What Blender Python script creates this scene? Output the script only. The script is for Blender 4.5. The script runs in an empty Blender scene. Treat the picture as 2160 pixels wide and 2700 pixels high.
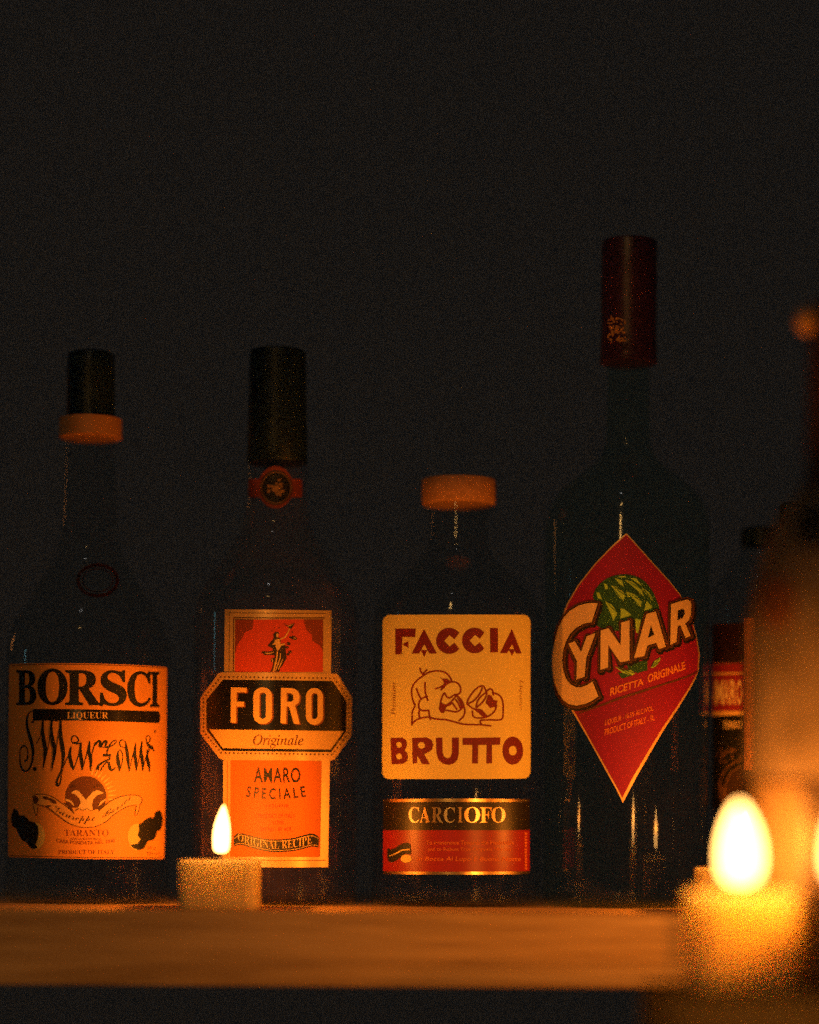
import bpy, bmesh, math, random
from mathutils import Vector, Matrix
from mathutils.geometry import tessellate_polygon
random.seed(7)
SC = bpy.context.scene
COL = SC.collection

# ------------------------------------------------------------------ camera
S = 0.0002            # metres per photograph pixel at the label plane (y = 0)
D = 1.275             # camera distance to that plane
HZ = 2204.0           # horizon row
HC = 0.0375            # camera height above the shelf top
ROLL = math.radians(0.42)
cam_d = bpy.data.cameras.new("camera"); cam = bpy.data.objects.new("camera", cam_d); COL.objects.link(cam)
cam_d.sensor_fit = 'AUTO'; cam_d.sensor_width = 36.0; cam_d.lens = 36.0 * D / (2700 * S)
cam_d.shift_y = (HZ - 1350.0) / 2700.0
cam_d.clip_start = 0.05; cam_d.clip_end = 60
cam.matrix_world = Matrix.Translation((0, -D, HC)) @ Matrix.Rotation(math.pi / 2, 4, 'X') @ Matrix.Rotation(ROLL, 4, 'Z')
cam_d.dof.use_dof = True; cam_d.dof.focus_distance = D + 0.004; cam_d.dof.aperture_fstop = 1.25
SC.camera = cam

# ------------------------------------------------------------------ world, lamps, exposure
world = bpy.data.worlds.new("World"); SC.world = world; world.use_nodes = True
bg = world.node_tree.nodes["Background"]
bg.inputs[0].default_value = (0.86, 0.93, 1.0, 1); bg.inputs[1].default_value = 0.0054
SC.view_settings.view_transform = 'Standard'; SC.view_settings.look = 'None'
SC.view_settings.exposure = 0; SC.view_settings.gamma = 1; SC.view_settings.use_curve_mapping = False
cy = SC.cycles
cy.use_denoising = False
cy.caustics_reflective = False; cy.caustics_refractive = False
cy.max_bounces = 24; cy.transmission_bounces = 20; cy.glossy_bounces = 20; cy.diffuse_bounces = 3; cy.transparent_max_bounces = 16
cy.sample_clamp_indirect = 4.0
cy.sample_clamp_direct = 7.0
cy.blur_glossy = 0.0
cy.light_sampling_threshold = 0.3
cy.use_light_tree = False

def point_lamp(name, loc, power, radius, color):
    l = bpy.data.lights.new(name, 'POINT'); l.energy = power; l.shadow_soft_size = radius; l.color = color
    o = bpy.data.objects.new(name, l); o.location = loc; COL.objects.link(o); return o
def area_lamp(name, loc, target, sx, sy, power, color):
    l = bpy.data.lights.new(name, 'AREA'); l.shape = 'RECTANGLE'; l.size = sx; l.size_y = sy; l.energy = power; l.color = color
    o = bpy.data.objects.new(name, l); o.location = loc
    o.rotation_euler = (Vector(target) - Vector(loc)).to_track_quat('-Z', 'Y').to_euler(); COL.objects.link(o); return o
# radiance of a sphere lamp = P / (4 pi^2 r^2);  of an area lamp = P / (pi A)
point_lamp("wall_fill_lamp", (-0.9, -3.0, 6.0), 13.0, 0.05, (1.0, 0.95, 0.90))  # added out of view as fill, lifts the dark wall
point_lamp("room_bulb", (-0.55, -2.6, 0.53), 13.0, 0.035, (1.0, 0.52, 0.14))
point_lamp("shoulder_glint_lamp", (-0.50, -2.3, 2.1), 12.0, 0.032, (1.0, 0.55, 0.16))  # added out of view to put warm glints on the bottle shoulders
area_lamp("back_left_lamp", (-1.25, 1.0, 0.43), (-0.1, 0.04, 0.22), 0.03, 0.13, 0.055, (1.0, 0.32, 0.06))
area_lamp("side_strip_lamp", (-1.5, 0.05, 0.24), (0, 0.03, 0.2), 0.03, 0.17, 0.045, (0.35, 0.9, 1.0))  # narrow bluish lamp out of view, gives the streaks on left glass edges

# ------------------------------------------------------------------ helpers
FLAME = (1.0, 0.25, 0.012)
def tag(o, label=None, cat=None, group=None, kind=None):
    if label: o['label'] = label
    if cat: o['category'] = cat
    if group: o['group'] = group
    if kind: o['kind'] = kind
    return o
def empty(name, loc):
    o = bpy.data.objects.new(name, None); o.empty_display_size = 0.02; o.location = loc; COL.objects.link(o); return o
def link(name, me, mat, parent=None):
    o = bpy.data.objects.new(name, me); COL.objects.link(o)
    if mat: me.materials.append(mat)
    if parent:
        o.parent = parent
        o.matrix_parent_inverse = Matrix.Translation(-parent.location)
    return o

def mat(name, base, rough=0.5, metal=0.0, spec=0.5, noise=0.0, nscale=400.0, bump=0.0, bscale=900.0, coat=0.0, **kw):
    m = bpy.data.materials.new(name); m.use_nodes = True
    nt = m.node_tree; p = nt.nodes["Principled BSDF"]
    p.inputs["Base Color"].default_value = (*base, 1)
    p.inputs["Roughness"].default_value = rough; p.inputs["Metallic"].default_value = metal
    p.inputs["Specular IOR Level"].default_value = spec
    if coat: p.inputs["Coat Weight"].default_value = coat; p.inputs["Coat Roughness"].default_value = 0.12
    for k, v in kw.items(): p.inputs[k.replace('_', ' ')].default_value = v
    tc = nt.nodes.new("ShaderNodeTexCoord")
    if noise:
        n = nt.nodes.new("ShaderNodeTexNoise"); n.inputs["Scale"].default_value = nscale; n.inputs["Detail"].default_value = 4
        nt.links.new(tc.outputs["Object"], n.inputs["Vector"])
        mr = nt.nodes.new("ShaderNodeMapRange"); mr.inputs[1].default_value = 0.25; mr.inputs[2].default_value = 0.75
        mr.inputs[3].default_value = 1 - noise; mr.inputs[4].default_value = 1 + noise
        nt.links.new(n.outputs["Fac"], mr.inputs[0])
        mx = nt.nodes.new("ShaderNodeVectorMath"); mx.operation = 'SCALE'; mx.inputs[0].default_value = base
        nt.links.new(mr.outputs[0], mx.inputs["Scale"]); nt.links.new(mx.outputs[0], p.inputs["Base Color"])
    if bump:
        n = nt.nodes.new("ShaderNodeTexNoise"); n.inputs["Scale"].default_value = bscale; n.inputs["Detail"].default_value = 3
        nt.links.new(tc.outputs["Object"], n.inputs["Vector"])
        b = nt.nodes.new("ShaderNodeBump"); b.inputs["Strength"].default_value = bump; b.inputs["Distance"].default_value = 0.0004
        nt.links.new(n.outputs["Fac"], b.inputs["Height"]); nt.links.new(b.outputs[0], p.inputs["Normal"])
    return m
def paper(name, base, rough=0.55, spec=0.25): return mat(name, base, rough, 0, spec, noise=0.12, nscale=1300, bump=0.30, bscale=130)
def foil(name, base, rough=0.3): return mat(name, base, rough, 1.0, 0.5, noise=0.08, nscale=900, bump=0.10, bscale=500)
def glass(name, tint, rough=0.045, glow_film=0.03, glow_film_col=(0.5, 0.3, 0.18)):
    """dark tinted bottle glass: clear tinted body under a Fresnel sheen, with a thin brown film painted in for candle glow inside it"""
    m = bpy.data.materials.new(name); m.use_nodes = True; nt = m.node_tree; nt.nodes.remove(nt.nodes["Principled BSDF"])
    tc = nt.nodes.new("ShaderNodeTexCoord")
    t = nt.nodes.new("ShaderNodeBsdfTransparent"); t.inputs[0].default_value = (*tint, 1)
    g = nt.nodes.new("ShaderNodeBsdfGlossy"); g.inputs["Roughness"].default_value = rough
    b = nt.nodes.new("ShaderNodeTexNoise"); b.inputs["Scale"].default_value = 45; b.inputs["Detail"].default_value = 2
    nt.links.new(tc.outputs["Object"], b.inputs["Vector"])
    bp = nt.nodes.new("ShaderNodeBump"); bp.inputs["Strength"].default_value = 0.003; bp.inputs["Distance"].default_value = 0.002
    nt.links.new(b.outputs["Fac"], bp.inputs["Height"]); nt.links.new(bp.outputs[0], g.inputs["Normal"])
    fr = nt.nodes.new("ShaderNodeFresnel"); fr.inputs[0].default_value = 1.5
    ge = nt.nodes.new("ShaderNodeNewGeometry"); k = nt.nodes.new("ShaderNodeMath"); k.operation = 'SUBTRACT'; k.inputs[0].default_value = 1.0
    nt.links.new(ge.outputs["Backfacing"], k.inputs[1])
    k2 = nt.nodes.new("ShaderNodeMath"); k2.operation = 'MULTIPLY'; nt.links.new(k.outputs[0], k2.inputs[0]); nt.links.new(fr.outputs[0], k2.inputs[1])
    mx1 = nt.nodes.new("ShaderNodeMixShader"); nt.links.new(k2.outputs[0], mx1.inputs[0]); nt.links.new(t.outputs[0], mx1.inputs[1]); nt.links.new(g.outputs[0], mx1.inputs[2])
    d = nt.nodes.new("ShaderNodeBsdfDiffuse"); d.inputs[0].default_value = (*glow_film_col, 1)
    mx = nt.nodes.new("ShaderNodeMixShader")
    n = nt.nodes.new("ShaderNodeTexNoise"); n.inputs["Scale"].default_value = 55; n.inputs["Detail"].default_value = 6
    nt.links.new(tc.outputs["Object"], n.inputs["Vector"])
    mr = nt.nodes.new("ShaderNodeMapRange"); mr.inputs[1].default_value = 0.3; mr.inputs[2].default_value = 0.7
    mr.inputs[3].default_value = glow_film * 0.4; mr.inputs[4].default_value = glow_film * 1.6
    nt.links.new(n.outputs["Fac"], mr.inputs[0]); nt.links.new(mr.outputs[0], mx.inputs[0])
    nt.links.new(mx1.outputs[0], mx.inputs[1]); nt.links.new(d.outputs[0], mx.inputs[2])
    nt.links.new(mx.outputs[0], nt.nodes["Material Output"].inputs["Surface"])
    return m
def flame_mat(name, strength):
    m = bpy.data.materials.new(name); m.use_nodes = True; nt = m.node_tree
    nt.nodes.remove(nt.nodes["Principled BSDF"])
    e = nt.nodes.new("ShaderNodeEmission"); e.inputs[0].default_value = (1.0, 0.46, 0.11, 1); e.inputs[1].default_value = strength
    g = nt.nodes.new("ShaderNodeNewGeometry"); k = nt.nodes.new("ShaderNodeMath"); k.operation = 'MULTIPLY_ADD'; k.inputs[1].default_value = -strength; k.inputs[2].default_value = strength
    nt.links.new(g.outputs['Backfacing'], k.inputs[0]); nt.links.new(k.outputs[0], e.inputs[1])
    t = nt.nodes.new("ShaderNodeBsdfTransparent"); ad = nt.nodes.new("ShaderNodeAddShader")
    nt.links.new(e.outputs[0], ad.inputs[0]); nt.links.new(t.outputs[0], ad.inputs[1])
    nt.links.new(ad.outputs[0], nt.nodes["Material Output"].inputs["Surface"]); m.cycles.emission_sampling = 'FRONT'; return m

# ------------------------------------------------------------------ photograph -> place
def unroll(px, py):
    dx, dy = px - 1080.0, py - HZ
    c, s = math.cos(-ROLL), math.sin(-ROLL)
    return 1080.0 + dx * c - dy * s, HZ + dx * s + dy * c
def place(px, py, y):
    """world point seen at photo pixel (px, py) at depth y"""
    qx, qy = unroll(px, py); k = S * (D + y) / D
    return Vector(((qx - 1080.0) * k, y, HC - (qy - HZ) * k))
def T(ox, oy, w_src, w_crop):
    k = w_src / w_crop
    return lambda p: (ox + p[0] * k, oy + p[1] * k)

def smooth(pts, sub=6, closed=False):
    n = len(pts)
    if n < 3: return [tuple(p) for p in pts]
    out = []; rng = range(n if closed else n - 1)
    for i in rng:
        if closed: p0, p1, p2, p3 = pts[i - 1], pts[i], pts[(i + 1) % n], pts[(i + 2) % n]
        else: p0, p1, p2, p3 = pts[max(i - 1, 0)], pts[i], pts[i + 1], pts[min(i + 2, n - 1)]
        for j in range(sub):
            t = j / sub
            out.append(tuple(0.5 * ((2 * b) + (c - a) * t + (2 * a - 5 * b + 4 * c - d) * t * t + (3 * b - a - 3 * c + d) * t ** 3)
                             for a, b, c, d in zip(p0, p1, p2, p3)))
    if not closed: out.append(tuple(pts[-1]))
    return out

class Vessel:
    """a body of revolution standing on the shelf; profile given as (photo row, half width) pairs"""
    def __init__(self, name, label, cat, px, pyref, rmax, base_z, segs, material, part='glass_body', front=0.0, group=None, axis_y=None):
        k0 = rmax * S
        R = k0 * (D + front) / D / (1 - k0 / D)
        self.ay = front + R if axis_y is None else axis_y
        self.k = S * (D + self.ay) / D
        qx, qy = unroll(px, pyref)
        self.ax = (qx - 1080.0) * self.k
        self.px = px
        self.base = base_z
        self.root = tag(empty(name, (self.ax, self.ay, base_z)), label, cat, group)
        prof = []
        for sg in segs:
            pts = [(self.zrow(py), max(hw, 0.01) * self.k) if py is not None else (base_z + hw[0], hw[1] * self.k) for py, hw in sg]
            prof += smooth(pts, 6) if len(pts) > 2 else pts
        self.prof = prof            # top to bottom
        self.body = self.lathe(part, prof, material, self.root)
    def zrow(self, py):
        qx, qy = unroll(self.px, py); return HC - (qy - HZ) * self.k
    def radius(self, z):
        pr = self.prof
        for (z0, r0), (z1, r1) in zip(pr, pr[1:]):
            if (z0 - z) * (z1 - z) <= 0 and abs(z0 - z1) > 1e-7:
                return r0 + (r1 - r0) * (z - z0) / (z1 - z0)
        return max(r for _, r in pr)
    def lathe(self, name, prof, material, parent, n=96):
        vs, fs = [], []
        for z, r in prof:
            for i in range(n):
                a = 2 * math.pi * i / n; vs.append((self.ax + r * math.sin(a), self.ay - r * math.cos(a), z))
        m = len(prof)
        for j in range(m - 1):
            for i in range(n):
                a, b = j * n + i, j * n + (i + 1) % n; fs.append((a, b, b + n, a + n))
        fs.append(tuple(range(n - 1, -1, -1))); fs.append(tuple(range((m - 1) * n, m * n)))
        me = bpy.data.meshes.new(name); me.from_pydata(vs, [], fs)
        bm = bmesh.new(); bm.from_mesh(me); bmesh.ops.recalc_face_normals(bm, faces=bm.faces[:]); bm.to_mesh(me); bm.free()
        for p in me.polygons: p.use_smooth = True
        me.set_sharp_from_angle(angle=math.radians(50))
        return link(name, me, material, parent)
    def hit(self, px, py, off):
        qx, qy = unroll(px, py)
        dx, dz = (qx - 1080.0) * S / D, -(qy - HZ) * S / D
        z = HC + dz * (D + self.ay)
        for it in range(7):
            r = self.radius(z) + off
            # |(dx t - ax, t - D - ay)| = r
            a = dx * dx + 1; b = -(dx * self.ax + D + self.ay); c = self.ax ** 2 + (D + self.ay) ** 2 - r * r
            disc = b * b - a * c
            if disc < 0:
                t = -b / a; x, y = dx * t, t - D
                l = math.hypot(x - self.ax, y - self.ay) or 1
                x, y = self.ax + (x - self.ax) * r / l, self.ay + (y - self.ay) * r / l
            else:
                t = (-b - math.sqrt(disc)) / a; x, y = dx * t, t - D
            z = z * 0.3 + 0.7 * (HC + dz * (y + D)) if it < 6 else HC + dz * (y + D)
        return (x, y, z)

LAYER = 0.00008
class Art:
    """flat print gathered as 2-D pieces in photograph pixels, then laid on a surface"""
    def __init__(self, tf): self.tf = tf; self.v = []; self.f = []; self.lv = []; self.k = 0
    def _add(self, pts, tris):
        b = len(self.v); lv = self.k * 0.0000006; self.k += 1
        self.v += [self.tf(p) for p in pts]; self.lv += [lv] * len(pts)
        for t in tris:
            a, c, d = (self.v[b + i] for i in t)
            ar = (c[0] - a[0]) * (d[1] - a[1]) - (d[0] - a[0]) * (c[1] - a[1])
            if abs(ar) < 1e-9: continue
            self.f.append(tuple(b + i for i in (t if ar < 0 else t[::-1])))
        return self
    def poly(self, outer, *holes):
        loops = [[Vector((x, y, 0)) for x, y in l] for l in (outer, *holes)]
        pts = [p for l in (outer, *holes) for p in l]
        return self._add(pts, tessellate_polygon(loops))
    def ell(self, cx, cyy, rx, ry, hole=None, n=28, rot=0):
        def ring(a, b): 
            return [(cx + a * math.cos(t) * math.cos(rot) - b * math.sin(t) * math.sin(rot), cyy + a * math.cos(t) * math.sin(rot) + b * math.sin(t) * math.cos(rot)) for t in (2 * math.pi * i / n for i in range(n))]
        return self.poly(ring(rx, ry), *([ring(*hole)] if hole else []))
    def rrect(self, x0, y0, x1, y1, rx, ry=None, hole=None, n=6):
        def rr(x0, y0, x1, y1, rx, ry):
            out = []
            for cx, cyy, a0 in ((x1 - rx, y0 + ry, -90), (x1 - rx, y1 - ry, 0), (x0 + rx, y1 - ry, 90), (x0 + rx, y0 + ry, 180)):
                for i in range(n + 1):
                    t = math.radians(a0 + 90 * i / n); out.append((cx + rx * math.cos(t), cyy + ry * math.sin(t)))
            return out
        return self.poly(rr(x0, y0, x1, y1, rx, ry or rx), *([rr(*hole)] if hole else []))
    def stroke(self, pts, w, closed=False, sm=True, sub=6):
        """pts: (x, y) or (x, y, width)"""
        P = [(p[0], p[1], p[2] if len(p) > 2 else w) for p in pts]
        if sm: P = smooth(P, sub, closed)
        n = len(P); L, R = [], []
        for i, (x, y, ww) in enumerate(P):
            a = P[i - 1] if (i > 0 or closed) else P[i]; b = P[(i + 1) % n] if (i < n - 1 or closed) else P[i]
            tx, ty = b[0] - a[0], b[1] - a[1]; l = math.hypot(tx, ty) or 1
            nx, ny = -ty / l * ww / 2, tx / l * ww / 2
            L.append((x + nx, y + ny)); R.append((x - nx, y - ny))
        tris = []
        for i in range(n if closed else n - 1):
            j = (i + 1) % n; tris += [(i, j, n + j), (i, n + j, n + i)]
        self._add(L + R, tris)
        if not closed and w > 10:
            for x, y, ww in (P[0], P[-1]):
                if ww > 8: self.ell(x, y, ww * 0.49, ww * 0.49, n=10)
        return self
    def text(self, s, quad, bold=0.0, warp=None, spacing=1.0, res=3):
        """fit the text's true extents into quad = (x0, y0, x1, y1) or four corners TL, TR, BR, BL"""
        c = bpy.data.curves.new("t", 'FONT'); c.body = s; c.resolution_u = res; c.offset = bold; c.space_character = spacing
        o = bpy.data.objects.new("t", c); COL.objects.link(o)
        me = o.to_mesh(); vs = [tuple(v.co[:2]) for v in me.vertices]
        me.calc_loop_triangles(); tris = [tuple(t.vertices) for t in me.loop_triangles]
        o.to_mesh_clear(); bpy.data.objects.remove(o); bpy.data.curves.remove(c)
        xs = [v[0] for v in vs]; ys = [v[1] for v in vs]; x0, x1, y0, y1 = min(xs), max(xs), min(ys), max(ys)
        if len(quad) == 4 and not isinstance(quad[0], tuple):
            a, b, cc, d = quad; quad = ((a, b), (cc, b), (cc, d), (a, d))
        TL, TR, BR, BL = quad; pts = []
        for x, y in vs:
            u, v = (x - x0) / (x1 - x0), (y - y0) / (y1 - y0)
            px = (1 - v) * ((1 - u) * BL[0] + u * BR[0]) + v * ((1 - u) * TL[0] + u * TR[0])
            py = (1 - v) * ((1 - u) * BL[1] + u * BR[1]) + v * ((1 - u) * TL[1] + u * TR[1])
            if warp: px, py = warp(u, v, px, py)
            pts.append((px, py))
        return self._add(pts, tris)
    def make(self, name, vessel, material, parent, layer, step=8.0):
        me = bpy.data.meshes.new(name); bm = bmesh.new()
        vs = [bm.verts.new((x, y, lv)) for (x, y), lv in zip(self.v, self.lv)]
        for f in self.f:
            try: bm.faces.new([vs[i] for i in f])
            except ValueError: pass
        bm.verts.ensure_lookup_table()
        x0 = min(p[0] for p in self.v); x1 = max(p[0] for p in self.v)
        nb = int((x1 - x0) / step)
        for i in range(1, nb + 1):
            x = x0 + (x1 - x0) * i / (nb + 1) + 0.0123
            bmesh.ops.bisect_plane(bm, geom=bm.verts[:] + bm.edges[:] + bm.faces[:], plane_co=(x, 0, 0), plane_no=(1, 0, 0), dist=1e-4)
        if getattr(vessel, 'prof', None) and getattr(vessel, 'vstep', None):
            y0 = min(p[1] for p in self.v); y1 = max(p[1] for p in self.v); nb = int((y1 - y0) / vessel.vstep)
            for i in range(1, nb + 1):
                y = y0 + (y1 - y0) * i / (nb + 1) + 0.0123
                bmesh.ops.bisect_plane(bm, geom=bm.verts[:] + bm.edges[:] + bm.faces[:], plane_co=(0, y, 0), plane_no=(0, 1, 0), dist=1e-4)
        for v in bm.verts:
            v.co = vessel.hit(v.co.x, v.co.y, layer * LAYER + v.co.z)
        bm.to_mesh(me); bm.free()
        for p in me.polygons: p.use_smooth = True
        return link(name, me, material, parent)

def mathtxt(s, style):
    base = {'bold': (0x1D400, 0x1D41A), 'italic': (0x1D434, 0x1D44E), 'script': (0x1D4D0, 0x1D4EA), 'serif': (0x1D400, 0x1D41A)}[style]
    out = ''
    for ch in s:
        if 'A' <= ch <= 'Z': out += chr(base[0] + ord(ch) - 65)
        elif 'a' <= ch <= 'z': out += '\u210E' if (style == 'italic' and ch == 'h') else chr(base[1] + ord(ch) - 97)
        else: out += ch
    return out

def box(name, x0, x1, y0, y1, z0, z1, material, parent=None, bev=0.0, vbev=0.0, top_dip=0.0):
    bm = bmesh.new(); bmesh.ops.create_cube(bm, size=1)
    for v in bm.verts:
        v.co = (x0 + (v.co.x + .5) * (x1 - x0), y0 + (v.co.y + .5) * (y1 - y0), z0 + (v.co.z + .5) * (z1 - z0))
    if vbev:
        e = [e for e in bm.edges if abs(e.verts[0].co.z - e.verts[1].co.z) > 1e-5]
        bmesh.ops.bevel(bm, geom=e, offset=vbev, segments=6, profile=0.5, affect='EDGES')
    if bev:
        e = [e for e in bm.edges if abs(e.verts[0].co.z - e.verts[1].co.z) < 1e-6 and (e.calc_face_angle(0) > 0.8)]
        bmesh.ops.bevel(bm, geom=e, offset=bev, segments=4, profile=0.5, affect='EDGES')
    if top_dip:
        f = max(bm.faces, key=lambda f: f.calc_center_median().z + f.calc_area() * 10)
        r = bmesh.ops.inset_individual(bm, faces=[f], thickness=0.002)
        r = bmesh.ops.inset_individual(bm, faces=[f], thickness=0.004)
        for v in f.verts: v.co.z -= top_dip
    me = bpy.data.meshes.new(name); bmesh.ops.recalc_face_normals(bm, faces=bm.faces[:]); bm.to_mesh(me); bm.free()
    for p in me.polygons: p.use_smooth = True
    me.set_sharp_from_angle(angle=math.radians(40))
    return link(name, me, material, parent)

# ------------------------------------------------------------------ setting: shelf, ledge, wall
def wood(name, c1, c2, rough=0.5):
    m = bpy.data.materials.new(name); m.use_nodes = True; nt = m.node_tree; p = nt.nodes["Principled BSDF"]
    tc = nt.nodes.new("ShaderNodeTexCoord"); mp = nt.nodes.new("ShaderNodeMapping"); mp.inputs["Scale"].default_value = (2.2, 30, 42)
    nt.links.new(tc.outputs["Object"], mp.inputs[0])
    n1 = nt.nodes.new("ShaderNodeTexNoise"); n1.inputs["Scale"].default_value = 2.4; n1.inputs["Detail"].default_value = 7; n1.inputs["Distortion"].default_value = 0.7
    nt.links.new(mp.outputs[0], n1.inputs["Vector"])
    mp2 = nt.nodes.new("ShaderNodeMapping"); mp2.inputs["Scale"].default_value = (14, 300, 420); nt.links.new(tc.outputs["Object"], mp2.inputs[0])
    n2 = nt.nodes.new("ShaderNodeTexNoise"); n2.inputs["Scale"].default_value = 2.0; n2.inputs["Detail"].default_value = 4
    nt.links.new(mp2.outputs[0], n2.inputs["Vector"])
    ad = nt.nodes.new("ShaderNodeMath"); ad.operation = 'MULTIPLY_ADD'; ad.inputs[1].default_value = 0.45
    nt.links.new(n2.outputs["Fac"], ad.inputs[0]); nt.links.new(n1.outputs["Fac"], ad.inputs[2])
    cr = nt.nodes.new("ShaderNodeValToRGB"); cr.color_ramp.elements[0].position = 0.56; cr.color_ramp.elements[1].position = 0.90
    cr.color_ramp.elements[0].color = (*c1, 1); cr.color_ramp.elements[1].color = (*c2, 1)
    nt.links.new(ad.outputs[0], cr.inputs[0]); nt.links.new(cr.outputs[0], p.inputs["Base Color"])
    b = nt.nodes.new("ShaderNodeBump"); b.inputs["Strength"].default_value = 0.25; b.inputs["Distance"].default_value = 0.0006
    nt.links.new(ad.outputs[0], b.inputs["Height"]); nt.links.new(b.outputs[0], p.inputs["Normal"])
    p.inputs["Roughness"].default_value = rough; p.inputs["Specular IOR Level"].default_value = 0.35
    return m
M_wood = wood("shelf_wood", (0.32, 0.188, 0.073), (0.68, 0.46, 0.215))
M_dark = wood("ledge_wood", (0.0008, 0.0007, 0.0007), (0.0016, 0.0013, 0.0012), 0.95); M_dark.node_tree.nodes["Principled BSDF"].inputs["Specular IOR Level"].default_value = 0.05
M_wall = mat("pale_plaster", (0.80, 0.78, 0.76), 0.9, 0, 0.1, noise=0.16, nscale=260, bump=0.3, bscale=120)
tag(box("wooden_shelf", -0.75, 0.75, -0.075, 0.20, -0.038, 0.0, M_wood, bev=0.0012), kind='structure')
tag(box("back_wall", -14, 14, 9.0, 9.2, -7.0, 12.0, M_wall), kind='structure')
k_ = 1.2522           # rows and columns below were read from a 1725 px wide view of the photograph
def dd(seg): return [(None if py is None else py * k_, (hw[0], hw[1] * k_) if py is None else hw * k_) for py, hw in seg]
def foot(R): return dd([(None, (0.006, R)), (None, (0.0022, R - 2)), (None, (0.0006, R - 8)), (None, (0.0, R - 18))])
def place_d(px, py, y): return place(px * k_, py * k_, y)

# ------------------------------------------------------------------ materials of the bottles and their labels
G_green = glass("dark_green_glass", (0.86, 0.90, 0.90), glow_film=0.003)
G_brown = glass("dark_amber_glass", (0.86, 0.90, 0.90), glow_film=0.028)  # stronger film here, stands in for the candle's glow in the glass
G_smoke = glass("smoked_glass", (0.86, 0.90, 0.90), glow_film=0.003)
G_bottle_green = glass("bottle_green_glass", (0.80, 0.91, 0.86), glow_film=0.003)
INK = paper("black_ink", (0.016, 0.015, 0.017), 0.5, 0.3)
BLACKGLOSS = mat("black_gloss_print", (0.012, 0.011, 0.011), 0.30, 0, 0.5, bump=0.05)
CAPBLACK = mat("black_capsule", (0.011, 0.023, 0.042), 0.42, 0, 0.25, bump=0.12, bscale=260)
GOLD = foil("gold_foil", (0.80, 0.52, 0.20), 0.36); GOLD.node_tree.nodes["Principled BSDF"].inputs["Metallic"].default_value = 0.35
GOLDP = paper("gold_ink", (0.78, 0.47, 0.13), 0.42, 0.5)
ORANGE = paper("orange_paper", (0.78, 0.32, 0.055))
CREAM = paper("cream_paper", (0.80, 0.66, 0.20))
CREAMP = paper("cream_ink", (0.80, 0.56, 0.26))
RED = paper("red_paper", (0.64, 0.07, 0.03))
DARKRED = paper("dark_red_paper", (0.25, 0.012, 0.065))
CRIMSON = paper("crimson_paper", (0.30, 0.015, 0.075))
MAROON = paper("maroon_ink", (0.19, 0.022, 0.030))
BROWN = paper("brown_ink", (0.16, 0.06, 0.025))
BROWN2 = paper("umber_ink", (0.11, 0.045, 0.018))
OXIDE = paper("oxide_ink", (0.42, 0.09, 0.02))
GREEN = paper("dark_green_ink", (0.028, 0.110, 0.045))
OLIVE = paper("olive_ink", (0.40, 0.68, 0.09))
YELLOW = paper("yellow_ink", (0.85, 0.60, 0.16))
WAX = mat("candle_wax", (0.93, 0.66, 0.30), 0.45, 0, 0.35, noise=0.05, nscale=90, Subsurface_Weight=0.4, Subsurface_Scale=0.04)
WAX.node_tree.nodes["Principled BSDF"].inputs["Subsurface Radius"].default_value = (1.0, 0.85, 0.7)
WAX_FRONT = mat("front_candle_wax", (0.93, 0.66, 0.30), 0.45, 0, 0.35, noise=0.05, nscale=90, Subsurface_Weight=0.75, Subsurface_Scale=0.05)
WAX_FRONT.node_tree.nodes["Principled BSDF"].inputs["Subsurface Radius"].default_value = (1.0, 0.8, 0.6)
WICK = mat("burnt_wick", (0.02, 0.014, 0.01), 0.9)
F_shelf = flame_mat("small_flame", 28.0)
F_front = flame_mat("front_flame", 28.0)

# ------------------------------------------------------------------ bottle 1: orange label, black slab lettering
v = Vessel("liqueur_bottle", "dark green bottle with wide orange label in black slab letters and a double-headed eagle", "bottle",
           186 * k_, 1600 * k_, 172 * k_, 0.0,
           [dd([(884, 47), (886, 52)]), dd([(886, 52), (1000, 54), (1110, 57)]),
            dd([(1110, 57), (1170, 70), (1235, 108), (1300, 148), (1340, 165), (1378, 172)]), dd([(1378, 172), (1600, 172)]), foot(172)], G_green, group="liqueur bottles along the shelf")
v.lathe("cap", [(v.zrow(r * k_), h * k_ * v.k) for r, h in ((742, 38), (744, 45), (748, 49), (800, 50), (880, 51))] , CAPBLACK, v.root)
BAND = paper("old_gold_paper", (0.42, 0.19, 0.06), 0.5, 0.4)
o = v.lathe("neck_band", [(v.zrow(r * k_), h * k_ * v.k) for r, h in ((881, 58), (883, 65), (922, 66), (925, 58))], BAND, v.root)
A = T(10, 1730, 440, 1725); B = T(10, 2010, 440, 1725)
a = Art(A); a.poly([(55, 92), (70, 82), (250, 75), (500, 72), (850, 74), (1250, 86), (1500, 98), (1670, 112), (1688, 125), (1683, 800), (1672, 1500), (1660, 2085), (1648, 2097), (1350, 2100), (900, 2098), (400, 2088), (60, 2078), (46, 2066), (44, 1500), (50, 800)])
lab = a.make("label", v, ORANGE, v.root, 1)
a = Art(A); a.stroke([(75, 98), (250, 88), (500, 85), (850, 87), (1250, 99), (1500, 111), (1668, 126)], 7); LN = a.make("border_line", v, BROWN2, lab, 2); a = Art(A); a.stroke([(62, 2062), (400, 2072), (900, 2082), (1350, 2084), (1645, 2080)], 7)
a.make("border_line", v, BROWN2, lab, 2)
a = Art(A)
for ch, q in zip("BORSCI", [(128, 145, 338, 507), (348, 130, 662, 508), (638, 146, 1002, 508), (996, 146, 1272, 518), (1278, 156, 1524, 526), (1514, 162, 1614, 528)]):
    a.text(mathtxt(ch, 'bold'), q, bold=0.012)
a.make("lettering", v, INK, lab, 2)
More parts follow.
